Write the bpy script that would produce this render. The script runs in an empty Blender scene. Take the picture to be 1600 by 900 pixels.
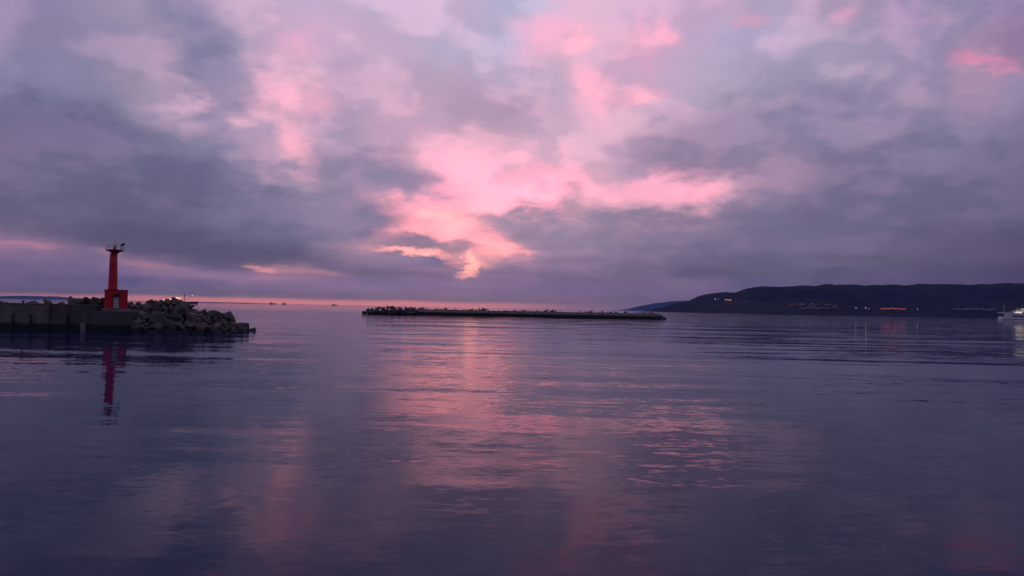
import bpy, bmesh, math, random
import numpy as np
from mathutils import Matrix, Vector, Euler, noise as mnoise

R = math.radians
random.seed(7)
scn = bpy.context.scene
COL = scn.collection

# ------------------------------------------------------------------ camera
F = 1200.0            # focal length in pixels of the 1600 x 900 frame
CAMH = 5.0            # eye height above the water
PITCH, ROLL = math.atan(31.5 / F), R(1.07)
cam_d = bpy.data.cameras.new('camera')
cam = bpy.data.objects.new('camera', cam_d); COL.objects.link(cam)
cam_d.sensor_width = 36.0; cam_d.lens = 36.0 * F / 1600.0
cam_d.clip_start = 0.1; cam_d.clip_end = 200000.0
ROT = Matrix.Rotation(R(90) + PITCH, 3, 'X') @ Matrix.Rotation(ROLL, 3, 'Z')
cam.rotation_euler = ROT.to_euler(); cam.location = (0, 0, CAMH)
scn.camera = cam

def ray(px, py):
    return ROT @ Vector(((px - 800.0) / F, -(py - 450.0) / F, -1.0))
def at(px, py, Y):                  # the point on that sight line at depth Y
    d = ray(px, py); k = Y / d.y
    return Vector((d.x * k, Y, CAMH + d.z * k))
def azel(px, py):
    d = ray(px, py).normalized()
    return math.atan2(d.x, d.y), math.asin(d.z)
def glare(c, y):                    # the low afterglow overexposes the photograph
    l = lin(c); k = min(1.0, max(0.0, (c[0] - 236) / 16.0)) if y > 240 else 0.0
    return (l[0] * (1 + 0.50 * k), l[1] * (1 + 0.06 * k), l[2] * (1 + 0.16 * k))
def lin(c):
    return tuple((v / 255 / 12.92) if v <= 10 else ((v / 255 + 0.055) / 1.055) ** 2.4 for v in c)

# ------------------------------------------------------------------ render / view
scn.view_settings.view_transform = 'Standard'
scn.view_settings.look = 'None'
scn.view_settings.exposure = 0.0
scn.view_settings.gamma = 1.0
scn.cycles.use_denoising = True
scn.cycles.max_bounces = 4; scn.cycles.diffuse_bounces = 2; scn.cycles.glossy_bounces = 3; scn.cycles.transmission_bounces = 1
scn.cycles.volume_bounces = 0

# ------------------------------------------------------------------ sky (world)
world = bpy.data.worlds.new('World'); scn.world = world; world.use_nodes = True
world.cycles.sampling_method = 'NONE'
NT = world.node_tree; NT.nodes.clear()

class G:                            # tiny node-graph helper
    def __init__(s, nt): s.nt = nt
    def n(s, t, **kw):
        nd = s.nt.nodes.new(t)
        for k, v in kw.items(): setattr(nd, k, v)
        return nd
    def put(s, sock, v):
        if isinstance(v, bpy.types.NodeSocket): s.nt.links.new(v, sock)
        else: sock.default_value = v
    def m(s, op, a, b=None, c=None, clamp=False):
        nd = s.n('ShaderNodeMath', operation=op, use_clamp=clamp)
        s.put(nd.inputs[0], a)
        if b is not None: s.put(nd.inputs[1], b)
        if c is not None: s.put(nd.inputs[2], c)
        return nd.outputs[0]
    def v(s, op, a, b=None):
        nd = s.n('ShaderNodeVectorMath', operation=op)
        s.put(nd.inputs[0], a)
        if b is not None:
            s.put(nd.inputs['Scale'] if op == 'SCALE' else nd.inputs[1], b)
        return nd.outputs['Value'] if op in ('LENGTH', 'DOT_PRODUCT') else nd.outputs[0]
    def xyz(s, x, y, z):
        nd = s.n('ShaderNodeCombineXYZ')
        for i, q in enumerate((x, y, z)): s.put(nd.inputs[i], q)
        return nd.outputs[0]
    def sep(s, a):
        nd = s.n('ShaderNodeSeparateXYZ'); s.put(nd.inputs[0], a); return nd.outputs
    def ss(s, x, lo, hi, a=0.0, b=1.0, kind='SMOOTHSTEP'):
        nd = s.n('ShaderNodeMapRange', interpolation_type=kind)
        s.put(nd.inputs[0], x)
        for i, q in enumerate((lo, hi, a, b)): s.put(nd.inputs[1 + i], q)
        return nd.outputs[0]
    def mix(s, f, a, b, bt='MIX'):
        nd = s.n('ShaderNodeMixRGB', blend_type=bt)
        s.put(nd.inputs[0], f)
        for i, q in ((1, a), (2, b)):
            s.put(nd.inputs[i], q if isinstance(q, bpy.types.NodeSocket) else (*q, 1.0))
        return nd.outputs[0]
    def noise(s, vec, scale, detail=4.0, rough=0.5, dist=0.0, color=False, dim='3D'):
        nd = s.n('ShaderNodeTexNoise', noise_dimensions=dim)
        s.put(nd.inputs['Vector'], vec); nd.inputs['Scale'].default_value = scale
        nd.inputs['Detail'].default_value = detail; nd.inputs['Roughness'].default_value = rough
        nd.inputs['Distortion'].default_value = dist
        return nd.outputs['Color'] if color else nd.outputs['Fac']
    def ramp(s, f, stops, interp='LINEAR'):
        nd = s.n('ShaderNodeValToRGB'); s.put(nd.inputs[0], f)
        cr = nd.color_ramp; cr.interpolation = interp
        while len(cr.elements) < len(stops): cr.elements.new(0.5)
        for e, (p, c) in zip(cr.elements, stops):
            e.position = p; e.color = (*c, 1.0)
        return nd.outputs[0]

# colours of the cloud deck, by where they stand in the sky (x:colour along a line of the sky)
SKYROWS = {
 20: '0:152,135,172 100:150,138,175 200:168,150,180 300:150,140,175 400:195,170,200 500:205,182,215 600:203,180,212 700:205,180,212 800:190,182,215 900:212,178,208 1000:208,175,208 1100:208,172,205 1200:190,168,200 1300:185,158,190 1400:165,145,182 1500:150,138,175 1600:148,130,170',
 70: '0:152,140,178 100:148,132,168 200:162,145,178 250:155,138,170 300:140,134,168 350:160,148,182 400:182,158,188 470:230,178,210 500:218,178,210 600:208,176,206 700:196,178,210 800:190,178,210 850:220,170,205 900:238,178,208 940:205,176,208 1000:225,172,205 1050:225,172,205 1100:195,174,208 1200:190,170,205 1300:176,160,190 1400:168,150,185 1500:160,142,178 1550:170,138,172 1600:158,128,165',
 120: '0:140,132,168 100:142,134,170 200:158,142,172 250:182,158,188 300:142,128,165 350:145,132,168 400:182,158,188 450:228,176,208 500:205,172,202 550:195,163,195 600:198,165,196 700:196,166,194 750:200,165,195 800:205,178,210 870:185,162,190 930:235,174,205 1000:212,172,202 1050:205,176,208 1100:198,175,206 1150:188,168,198 1200:165,152,182 1250:168,154,186 1300:178,160,190 1400:165,146,180 1500:158,138,172 1560:160,135,168 1600:140,130,165',
 170: '0:108,106,142 100:118,112,148 200:145,135,168 250:185,158,188 285:205,170,202 320:150,136,168 360:170,148,180 400:205,165,195 450:205,165,195 500:185,158,190 570:205,168,198 650:210,168,198 700:205,168,198 750:190,158,186 800:190,156,186 830:205,168,198 880:188,160,190 930:225,175,205 1000:208,172,202 1050:205,168,198 1100:180,158,188 1200:160,146,176 1300:142,132,168 1400:165,145,178 1500:150,136,170 1600:122,115,150',
 220: '0:115,102,140 100:118,106,145 200:125,116,152 300:140,132,165 400:165,145,180 420:160,146,180 460:225,170,200 520:178,155,188 600:205,165,195 700:225,172,202 750:215,170,198 800:215,168,195 850:222,178,208 900:215,175,205 950:210,170,200 1000:200,162,192 1050:170,148,178 1100:158,140,172 1200:148,132,165 1300:135,125,160 1400:145,130,165 1500:128,120,155 1600:112,105,142',
 265: '0:118,106,145 100:112,104,140 200:105,100,136 300:112,106,142 400:140,130,165 450:200,160,190 480:172,148,180 550:158,138,172 620:170,145,178 680:225,165,192 720:245,182,208 800:240,180,205 850:232,175,202 900:225,172,202 960:215,168,198 1020:185,150,182 1100:150,130,165 1200:152,132,166 1300:130,116,152 1400:122,112,148 1500:112,106,142 1600:106,100,136',
 295: '0:108,100,138 100:102,96,132 200:96,92,128 300:105,100,136 400:130,120,155 500:150,135,168 560:150,132,165 620:150,130,165 680:190,145,178 720:250,182,205 780:250,182,208 850:253,182,205 900:215,165,192 950:235,175,202 1020:252,180,205 1060:250,178,203 1120:205,162,190 1200:165,138,170 1300:132,118,152 1400:118,108,144 1500:106,100,136 1600:100,94,130',
 325: '0:92,90,126 100:100,95,132 200:92,88,124 300:96,92,128 400:112,106,142 500:135,122,158 560:140,125,160 610:195,145,170 650:245,178,195 700:255,188,198 730:215,160,185 780:245,178,200 820:215,165,190 860:240,172,195 900:180,145,175 950:195,155,182 1000:215,162,188 1040:235,170,195 1080:195,152,182 1150:158,136,168 1200:138,124,158 1300:120,108,144 1400:108,102,138 1500:100,94,130 1600:92,86,122',
 355: '0:122,104,140 100:108,98,134 200:84,82,116 300:86,84,118 400:105,102,138 500:118,110,148 580:138,122,158 620:240,172,192 680:253,182,195 720:240,172,190 760:165,138,168 800:160,138,168 850:152,134,166 900:150,134,166 1000:140,126,160 1100:128,116,152 1200:118,110,146 1300:108,100,138 1400:100,94,130 1500:92,88,124 1600:82,76,112',
 385: '0:145,115,150 60:135,108,145 100:130,108,145 150:120,105,142 200:92,88,122 250:82,80,114 300:82,80,114 400:98,94,130 450:105,100,138 500:118,110,148 560:170,135,165 620:140,120,155 680:170,135,162 720:170,135,160 760:235,165,180 800:215,158,182 840:160,132,165 900:140,122,158 1000:122,110,146 1100:108,100,136 1200:98,94,130 1300:95,90,126 1400:90,86,120 1500:80,74,108 1600:72,66,100',
 408: '0:112,96,135 100:112,98,136 200:140,112,150 260:128,108,145 300:108,98,134 350:92,86,122 400:100,92,128 480:115,104,142 560:140,118,152 620:140,120,156 680:125,108,145 720:240,165,175 760:160,128,158 800:148,122,158 900:132,114,150 1000:120,106,142 1100:104,96,132 1200:96,92,128 1300:98,94,130 1400:82,78,112 1500:80,74,110 1600:74,68,102',
 425: '0:105,92,132 100:104,92,132 200:120,102,140 300:138,112,148 360:135,112,148 420:165,125,158 480:150,118,152 560:112,100,136 640:120,104,142 720:150,122,155 800:132,112,150 900:125,108,146 1000:108,98,134 1100:92,86,122 1150:88,84,120 1200:98,92,128 1300:86,82,116 1400:88,82,118 1500:82,76,110 1600:72,66,100',
 445: '0:98,84,128 100:95,86,126 200:92,84,124 300:104,92,130 400:125,104,142 500:125,106,145 600:128,110,148 700:130,110,150 800:122,104,142 900:118,102,140 1000:108,94,132 1080:115,100,134 1200:92,85,120 1300:86,80,114 1400:82,76,110 1500:78,72,105 1600:70,64,98',
 458: '0:110,92,132 100:105,90,132 200:102,90,132 300:102,92,130 400:112,96,136 500:120,100,140 600:122,104,144 700:128,106,146 800:122,104,142 900:115,98,138 1000:108,94,132 1100:104,92,128 1200:92,85,120 1400:82,76,110 1600:70,64,98',
 476: '400:140,110,145 500:130,106,146 600:128,106,146 700:130,106,146 800:125,104,142 900:118,98,138 1000:108,94,132 1100:100,88,126 1200:92,85,120 1400:82,76,110 1600:70,64,98',
}
cp = []
for y, row in SKYROWS.items():
    for t in row.split():
        x, c = t.split(':')
        a, e = azel(float(x), float(y))
        cp.append((a, e, *glare([float(q) for q in c.split(',')], y)))
cp = np.array(cp)
AZ0, AZ1 = R(-36), R(36)
ELS = [R(v) for v in (0.0, 0.7, 1.3, 2.0, 2.75, 3.5, 4.4, 5.4, 6.5, 7.6, 8.8, 10.2, 12.0, 14.2, 16.6, 19.0, 21.5, 24.0)]
def table(a, e):
    dx = (cp[:, 0] - a) / 1.7
    dy = (cp[:, 1] - e) * (1.0 + 1.2 * math.exp(-e / 0.07))
    w = 1.0 / (dx * dx + dy * dy + R(0.42) ** 2) ** 2.3
    c = (w[:, None] * cp[:, 2:]).sum(0) / w.sum()
    return np.minimum(c * (1 + np.array((0.02, 0.12, 0.95)) * math.exp(-e / R(1.5))), 4.0)

g = G(NT)
tc = g.n('ShaderNodeTexCoord')
D = tc.outputs['Generated']
dx_, dy_, dz_ = g.sep(D)
az = g.m('ARCTAN2', dx_, dy_)
el = g.m('ARCSINE', dz_)
zz = g.m('ADD', g.m('MAXIMUM', dz_, 0.0), 0.30)
P = g.xyz(g.m('DIVIDE', dx_, zz), g.m('DIVIDE', dy_, zz), 0.0)      # the cloud deck seen in perspective
wn = g.v('SUBTRACT', g.noise(P, 2.6, 5.0, 0.55, 0.0, True, dim='2D'), (0.5, 0.5, 0.5))
wn2 = g.v('SUBTRACT', g.noise(P, 10.0, 5.0, 0.62, 0.0, True, dim='2D'), (0.5, 0.5, 0.5))
wx, wy, wz = g.sep(wn); fx, fy, fz = g.sep(wn2)
damp = g.ss(el, 0.0, R(9), 0.06, 1.0)
wu = g.m('ADD', g.m('MULTIPLY', wx, 0.075), g.m('MULTIPLY', fx, 0.050))
wv = g.m('ADD', g.m('MULTIPLY', wy, 0.06), g.m('MULTIPLY', fy, 0.038))
aw = g.m('ADD', az, wu)
ew = g.m('ADD', el, g.m('MULTIPLY', wv, damp))
AE = g.xyz(aw, ew, 0.0)
uf = g.ss(aw, AZ0, AZ1, 0.0, 1.0, 'LINEAR')
col = None
for i, e in enumerate(ELS):
    st = [(k / 31.0, tuple(table(AZ0 + (AZ1 - AZ0) * k / 31.0, e))) for k in range(32)]
    r = g.ramp(uf, st, 'CARDINAL')
    col = r if col is None else g.mix(g.ss(ew, ELS[i - 1], e), col, r)

# single cloud banks and openings: centre, half sizes (pixels of view angle), tilt, colour, strength, softness
BANKS = [
 (310, 85, 52, 95, -24, (136, 128, 164), .75, .7), (60, 185, 150, 30, 2, (104, 100, 138), .7, .8),
 (130, 285, 230, 45, 2, (107, 101, 138), .6, 1), (190, 345, 210, 34, 3, (90, 87, 122), .7, .9), (450, 345, 115, 36, 0, (112, 107, 145), .75, .8), (310, 386, 195, 27, 4, (80, 78, 112), .9, .6), (1400, 335, 270, 52, 2, (110, 102, 138), .55, 1),
 (1230, 185, 160, 46, -8, (144, 131, 166), .85, .7), (1110, 248, 130, 22, 3, (150, 130, 163), .8, .6),
 (1320, 404, 60, 6, 2, (80, 76, 110), .6, .8), (1150, 372, 260, 22, 3, (116, 107, 144), .5, .8), (1550, 370, 110, 20, 0, (76, 70, 104), .5, .9),
 (1140, 424, 130, 7, 1, (88, 84, 120), .7, .8), (1050, 414, 160, 5, 2, (108, 98, 135), .5, .8), (620, 428, 120, 7, 1, (106, 94, 132), .6, .8), (900, 433, 160, 5, 1, (110, 96, 134), .5, .8),
 (780, 172, 60, 44, 20, (190, 157, 187), .7, .7), (520, 185, 52, 40, 10, (178, 154, 188), .6, .8), (870, 135, 30, 46, 0, (184, 160, 190), .6, .8),
 (760, 278, 125, 46, 0, (240, 182, 210), .7, 1), (850, 298, 72, 36, 0, (255, 182, 206), .9, .8),
 (1035, 299, 88, 24, -4, (246, 180, 206), .85, 1), (960, 322, 50, 6, 0, (225, 165, 190), .6, .8),
 (702, 332, 92, 38, -8, (255, 182, 203), 1, .8), (690, 346, 60, 20, -8, (255, 198, 190), .9, 1), (655, 354, 60, 18, -6, (253, 178, 192), 1, .5), (760, 378, 55, 20, 10, (250, 176, 188), .9, .6),
 (604, 284, 100, 27, 3, (150, 132, 168), .9, .5), (545, 338, 95, 24, 0, (136, 122, 160), .9, .5),
 (645, 379, 50, 11, 7, (146, 121, 155), .95, .5), (718, 383, 22, 9, 0, (172, 133, 160), .9, .6),
 (812, 352, 92, 13, 8, (156, 135, 168), .9, .5), (840, 372, 90, 14, 4, (150, 130, 164), .8, .6), (905, 318, 22, 30, 10, (182, 148, 178), .8, .6), (830, 322, 30, 6, 0, (215, 160, 185), .8, .7),
 (638, 394, 46, 5, 5, (255, 188, 186), 1, .6), (722, 411, 13, 18, 0, (255, 192, 190), 1, .6), (795, 386, 26, 7, 6, (250, 172, 184), .8, .6), (590, 386, 40, 9, 0, (176, 135, 165), .6, .8),
 (865, 46, 75, 18, 6, (238, 175, 207), .7, .8), (902, 68, 19, 15, 0, (255, 182, 206), 1, .6), (932, 136, 19, 28, -25, (253, 177, 205), .95, .6),
 (990, 146, 40, 11, -6, (252, 177, 205), .95, .6), (1004, 72, 14, 44, -10, (240, 172, 204), .7, .8), (1046, 58, 34, 16, 24, (246, 175, 206), .9, .7), (960, 100, 60, 50, 0, (222, 172, 204), .5, .9),
 (471, 68, 24, 17, 0, (242, 180, 212), .9, .7), (455, 144, 58, 34, 0, (244, 178, 208), .9, .6), (462, 228, 22, 46, -35, (240, 172, 200), .85, .7), (420, 175, 34, 12, 20, (220, 170, 198), .6, .8),
 (285, 157, 28, 18, -10, (218, 174, 205), .9, .7), (252, 110, 20, 46, -20, (188, 160, 190), .5, .8), (380, 192, 18, 12, 0, (218, 170, 198), .8, .7),
 (1550, 99, 55, 10, 8, (208, 136, 172), .85, .7), (1168, 36, 22, 13, 0, (226, 168, 198), .8, .7), (1316, 34, 18, 11, 0, (210, 158, 190), .8, .7), (1450, 20, 80, 10, 4, (178, 150, 186), .5, .9),
 (20, 378, 50, 5, 2, (166, 119, 153), .8, .8), (235, 413, 44, 5, 4, (160, 118, 150), .7, .8), (412, 421, 26, 3.5, 2, (236, 156, 178), .9, .7), (460, 422, 60, 5, 2, (186, 136, 164), .7, .8), (160, 393, 24, 5, 0, (165, 120, 152), .6, .8),
]
for (px, py, rx, ry, rot, c, alpha, soft) in BANKS:
    a, e = azel(px, py)
    k = 1.0 / F * math.cos(a)
    mp = g.n('ShaderNodeMapping', vector_type='TEXTURE')
    g.put(mp.inputs['Vector'], AE)
    mp.inputs['Location'].default_value = (a, e, 0)
    mp.inputs['Rotation'].default_value = (0, 0, R(-rot) - ROLL)
    mp.inputs['Scale'].default_value = (rx * k * 1.15, ry * k * 1.15, 1)
    sf_ = 0.55 + 0.45 * soft
    f = g.ss(g.v('LENGTH', mp.outputs[0]), 1.0 + sf_ * 0.55, max(0.05, 1.0 - sf_ * 1.0), 0.0, alpha)
    col = g.mix(f, col, glare(c, py))

# the same deck going on outside the view: paler overhead, dimmer away from the afterglow
gn = g.noise(P, 2.0, 6.0, 0.55, 0.4, color=False, dim='2D')
face = g.m('COSINE', g.m('SUBTRACT', az, R(-4)))
toward = g.ss(face, -0.6, 1.0)
high = g.ss(el, R(8), R(45))
cd = g.mix(toward, lin((74, 73, 100)), lin((102, 96, 132)))
cl = g.mix(toward, lin((98, 93, 125)), lin((176, 152, 186)))
cd = g.mix(high, cd, lin((104, 98, 132)))
cl = g.mix(high, cl, lin((150, 134, 168)))
far = g.mix(g.ss(gn, 0.38, 0.62), cd, cl)
inaz = g.m('MULTIPLY', g.ss(aw, R(-43), R(-34)), g.ss(aw, R(43), R(34)))
inside = g.m('MULTIPLY', inaz, g.ss(ew, R(30), R(22.5)))
col = g.mix(inside, far, col)
# fine cloud texture, streaky towards the horizon
dn = g.noise(P, 4.2, 6.0, 0.55, 0.0, color=False, dim='2D')
sn = g.noise(g.xyz(g.m('MULTIPLY', az, 3.0), g.m('MULTIPLY', el, 70.0), 0.0), 1.6, 5.0, 0.55, 0.4)
streak = g.ss(el, R(7), R(1), 0.0, 0.30)
val = g.m('ADD', 1.0, g.m('MULTIPLY', g.m('SUBTRACT', sn, 0.5), streak))
col = g.v('SCALE', col, val)
edge = g.ss(dn, 0.43, 0.575)                       # billows: shaded bodies against thinner, lit cloud
fine = g.m('SUBTRACT', g.noise(P, 17.0, 4.0, 0.6, 0.0, color=False, dim='2D'), 0.5)
amp = g.ss(el, R(2), R(10), 0.35, 1.0)
k_ = g.m('MULTIPLY', g.m('ADD', g.m('SUBTRACT', edge, 0.5), g.m('MULTIPLY', fine, 0.45)), amp)
col = g.v('MULTIPLY', col, g.xyz(g.m('MULTIPLY_ADD', k_, 0.29, 1.0), g.m('MULTIPLY_ADD', k_, 0.19, 1.0), g.m('MULTIPLY_ADD', k_, 0.15, 1.0)))
# clear strip under the deck where the afterglow shows
bn = g.m('MULTIPLY', g.m('SUBTRACT', g.noise(g.xyz(g.m('MULTIPLY', az, 6.0), 3.0, 0.0), 1.4, 3.0), 0.5), R(0.5))
eb = g.m('ADD', el, bn)
band = g.m('MULTIPLY', g.ss(eb, R(0.48), R(0.18)), g.m('MULTIPLY', g.ss(az, R(-40), R(-16), 0.25, 1.0), g.ss(az, R(9), R(-7))))
col = g.mix(band, col, lin((208, 134, 196)))
bg = g.n('ShaderNodeBackground'); g.put(bg.inputs[0], col); bg.inputs[1].default_value = 1.0
sky = g.n('ShaderNodeTexSky', sky_type='NISHITA')
sky.sun_disc = False; sky.sun_elevation = R(-3.0); sky.sun_rotation = R(-4.0)
sky.air_density = 1.0; sky.dust_density = 1.5
bg2 = g.n('ShaderNodeBackground'); g.put(bg2.inputs[0], sky.outputs[0]); bg2.inputs[1].default_value = 0.05
ad = g.n('ShaderNodeAddShader')
NT.links.new(bg.outputs[0], ad.inputs[0]); NT.links.new(bg2.outputs[0], ad.inputs[1])
wo = g.n('ShaderNodeOutputWorld'); NT.links.new(ad.outputs[0], wo.inputs[0])

# ------------------------------------------------------------------ materials
def mat(name, build):
    m = bpy.data.materials.new(name); m.use_nodes = True
    nt = m.node_tree; nt.nodes.clear(); q = G(nt)
    b = q.n('ShaderNodeBsdfPrincipled'); o = q.n('ShaderNodeOutputMaterial')
    nt.links.new(b.outputs[0], o.inputs[0]); build(q, b); return m
def pos(q): return q.n('ShaderNodeNewGeometry').outputs['Position']
def opos(q): return q.n('ShaderNodeTexCoord').outputs['Object']
def bump(q, b, h, dist, strength=1.0):
    n = q.n('ShaderNodeBump'); n.inputs['Distance'].default_value = dist; n.inputs['Strength'].default_value = strength
    q.put(n.inputs['Height'], h); q.put(b.inputs['Normal'], n.outputs[0])

def m_water(q, b):
    p = pos(q)
    def layer(sx, sy, scale, det, rough, off, rot):
        mp = q.n('ShaderNodeMapping'); q.put(mp.inputs['Vector'], p)
        mp.inputs['Rotation'].default_value = (0, 0, R(rot))
        mp.inputs['Scale'].default_value = (sx, sy, 1); mp.inputs['Location'].default_value = (off, off * .7, off * 1.3)
        return q.v('SUBTRACT', q.noise(mp.outputs[0], scale, det, rough, 0.25, True), (0.5, 0.5, 0.5))
    patch = q.ss(q.noise(p, 0.022, 3.0, 0.5, 0.5), 0.36, 0.64, 0.55, 1.25)
    patch = q.m('MULTIPLY', patch, q.ss(q.sep(p)[1], 90.0, 600.0, 1.0, 2.8))      # livelier outside the harbour
    a = q.v('SCALE', layer(0.34, 1.0, 1.7, 4.0, 0.55, 3.1, 4), patch)
    bq = q.v('SCALE', layer(0.22, 1.0, 0.42, 3.0, 0.5, 11.7, -5), patch)
    c = layer(0.16, 1.0, 0.085, 2.0, 0.5, 23.3, 6)
    d = q.v('SCALE', layer(0.45, 1.0, 4.6, 3.0, 0.6, 41.9, -3), patch)
    e = layer(0.07, 1.0, 0.27, 2.0, 0.5, 57.1, 7)
    dx, dy, _ = q.sep(d); ex, ey, _ = q.sep(e)
    ax, ay, _ = q.sep(a); bx, by, _ = q.sep(bq); cx, cy, _ = q.sep(c)
    sx = q.m('ADD', q.m('MULTIPLY', ax, 0.035), q.m('ADD', q.m('MULTIPLY', bx, 0.022), q.m('MULTIPLY', cx, 0.012)))
    sy = q.m('ADD', q.m('MULTIPLY', ay, 0.105), q.m('ADD', q.m('MULTIPLY', by, 0.07), q.m('MULTIPLY', cy, 0.06)))
    sx = q.m('ADD', sx, q.m('MULTIPLY', dx, 0.03))
    sy = q.m('ADD', sy, q.m('ADD', q.m('MULTIPLY', dy, 0.085), q.m('MULTIPLY', ey, 0.085)))
    n = q.v('NORMALIZE', q.xyz(sx, sy, 1.0))
    q.put(b.inputs['Normal'], n)
    b.inputs['Base Color'].default_value = (0.003, 0.018, 0.085, 1)
    b.inputs['Roughness'].default_value = 0.03
    b.inputs['IOR'].default_value = 1.115
WATER = mat('sea_water', m_water)

def m_concrete(base, tide, tide_col):
    def f(q, b):
        p = pos(q); x, y, z = q.sep(p)
        n1 = q.noise(p, 0.35, 6, 0.6); n2 = q.noise(p, 3.5, 5, 0.6)
        drip = q.noise(q.v('MULTIPLY', p, (2.2, 2.2, 0.22)), 1.0, 5, 0.6)
        c = q.mix(q.ss(n1, 0.3, 0.7), tuple(v * .72 for v in base), tuple(v * 1.2 for v in base))
        c = q.mix(q.ss(drip, 0.52, 0.7, 0, 0.55), c, tuple(v * .45 for v in base))
        c = q.mix(q.ss(n2, 0.55, 0.75, 0, 0.3), c, tuple(v * 1.35 for v in base))
        lim = q.m('ADD', z, q.m('MULTIPLY', q.m('SUBTRACT', q.noise(p, 0.9, 4, 0.6), 0.5), 0.9))
        c = q.mix(q.ss(lim, tide + 0.35, tide - 0.25), c, tide_col)
        q.put(b.inputs['Base Color'], c)
        b.inputs['Roughness'].default_value = 0.85
        bump(q, b, q.noise(p, 5.0, 6, 0.65), 0.05)
    return f
CONC = mat('weathered_concrete', m_concrete((0.17, 0.160, 0.155), 0.95, (0.022, 0.024, 0.020)))
CONC2 = mat('damp_concrete', m_concrete((0.095, 0.092, 0.090), 0.95, (0.020, 0.024, 0.020)))
CONCP = mat('pale_concrete', m_concrete((0.26, 0.25, 0.25), -5, (0.03, 0.03, 0.03)))
CONCB = mat('breakwater_concrete', m_concrete((0.36, 0.35, 0.32), 1.75, (0.028, 0.026, 0.022)))
def m_rock(q, b):
    p = pos(q); x, y, z = q.sep(p)
    oi = q.n('ShaderNodeObjectInfo').outputs['Random']
    c = q.mix(oi, (0.040, 0.039, 0.036), (0.185, 0.172, 0.155))
    c = q.mix(q.ss(q.noise(p, 1.3, 6, 0.65), 0.4, 0.68, 0, 0.65), c, (0.06, 0.058, 0.05))
    c = q.mix(q.ss(q.noise(p, 5, 4, 0.6), 0.56, 0.7, 0, 0.35), c, (0.30, 0.29, 0.27))
    lim = q.m('ADD', z, q.m('MULTIPLY', q.m('SUBTRACT', q.noise(p, 0.7, 3), 0.5), 1.0))
    c = q.mix(q.ss(lim, 0.95, 0.35), c, (0.018, 0.020, 0.016))
    q.put(b.inputs['Base Color'], c); b.inputs['Roughness'].default_value = 0.8
    bump(q, b, q.noise(p, 2.6, 7, 0.65), 0.22)
ROCK = mat('armour_rock', m_rock)
TETC = mat('tetrapod_concrete', m_concrete((0.12, 0.115, 0.105), 0.9, (0.025, 0.025, 0.02)))
def flat(name, c, rough=0.6, metal=0.0, var=0.25, scale=1.5):
    def f(q, b):
        p = opos(q)
        q.put(b.inputs['Base Color'], q.mix(q.ss(q.noise(p, scale, 5, 0.6), 0.3, 0.7), tuple(v * (1 - var) for v in c), tuple(min(v * (1 + var), 1) for v in c)))
        b.inputs['Roughness'].default_value = rough; b.inputs['Metallic'].default_value = metal
    return mat(name, f)
def m_red(q, b):
    p = opos(q)
    drip = q.noise(q.v('MULTIPLY', p, (3, 3, 0.35)), 1.0, 5, 0.6)
    c = q.mix(q.ss(q.noise(p, 0.8, 5), 0.3, 0.7), (0.52, 0.008, 0.028), (0.64, 0.012, 0.036))
    c = q.mix(q.ss(drip, 0.55, 0.75, 0, 0.4), c, (0.26, 0.012, 0.018))
    q.put(b.inputs['Base Color'], c); b.inputs['Roughness'].default_value = 0.5
RED = mat('red_paint', m_red)
DULLRED = flat('dull_red_paint', (0.16, 0.012, 0.024), 0.6)
DARK = flat('dark_metal', (0.06, 0.055, 0.06), 0.5, 0.4)
WHITE = flat('white_door_paint', (0.62, 0.62, 0.62), 0.5)
GLASS = mat('lantern_glass', lambda q, b: (b.inputs['Base Color'].__setattr__('default_value', (0.5, 0.12, 0.12, 1)), b.inputs['Roughness'].__setattr__('default_value', 0.08)))
PANEL = flat('solar_cells', (0.02, 0.025, 0.06), 0.15)
HULLW = flat('white_hull', (0.80, 0.78, 0.80), 0.45, 0, 0.06, 0.1)
HULLD = flat('dark_hull', (0.025, 0.027, 0.045), 0.5, 0, 0.2, 0.1)
STRIPE = flat('violet_stripe', (0.16, 0.12, 0.24), 0.5, 0, 0.05, 0.1)
BOOT = flat('boot_top', (0.12, 0.04, 0.07), 0.6, 0, 0.1, 0.1)
CREAM = flat('cream_superstructure', (0.42, 0.40, 0.37), 0.5, 0, 0.1, 0.1)
OPENING = flat('dark_opening', (0.012, 0.012, 0.02), 0.8)
SHIPGREY = flat('grey_ship_steel', (0.10, 0.10, 0.12), 0.6, 0, 0.15, 0.1)
def glow(name, c, s):
    def f(q, b):
        b.inputs['Base Color'].default_value = (*c, 1)
        b.inputs['Emission Color'].default_value = (*c, 1); b.inputs['Emission Strength'].default_value = s
    m = mat(name, f); m.cycles.emission_sampling = 'NONE'; return m
L_WARM = glow('warm_lamp', (1.0, 0.55, 0.20), 9.0)
L_ORANGE = glow('orange_lamp', (1.0, 0.26, 0.12), 4.0)
L_WHITE = glow('white_lamp', (1.0, 0.86, 0.72), 5.0)
S_ORANGE = glow('orange_street_light', (1.0, 0.22, 0.10), 0.65)
S_WHITE = glow('white_street_light', (1.0, 0.84, 0.72), 0.75)
S_WARM = glow('warm_street_light', (1.0, 0.45, 0.22), 1.5)
L_WIN = glow('lit_window', (1.0, 0.86, 0.62), 0.8)
def m_hill(q, b):
    p = pos(q)
    c = q.mix(q.ss(q.noise(p, 0.004, 7, 0.65), 0.35, 0.65), (0.011, 0.019, 0.020), (0.024, 0.031, 0.028))
    c = q.mix(q.ss(q.noise(p, 0.0016, 4, 0.6), 0.58, 0.72, 0, 0.5), c, (0.040, 0.042, 0.036))
    q.put(b.inputs['Base Color'], c); b.inputs['Roughness'].default_value = 0.95
    b.inputs['Specular IOR Level'].default_value = 0.1
    bump(q, b, q.noise(p, 0.02, 6, 0.7), 14.0)
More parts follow.
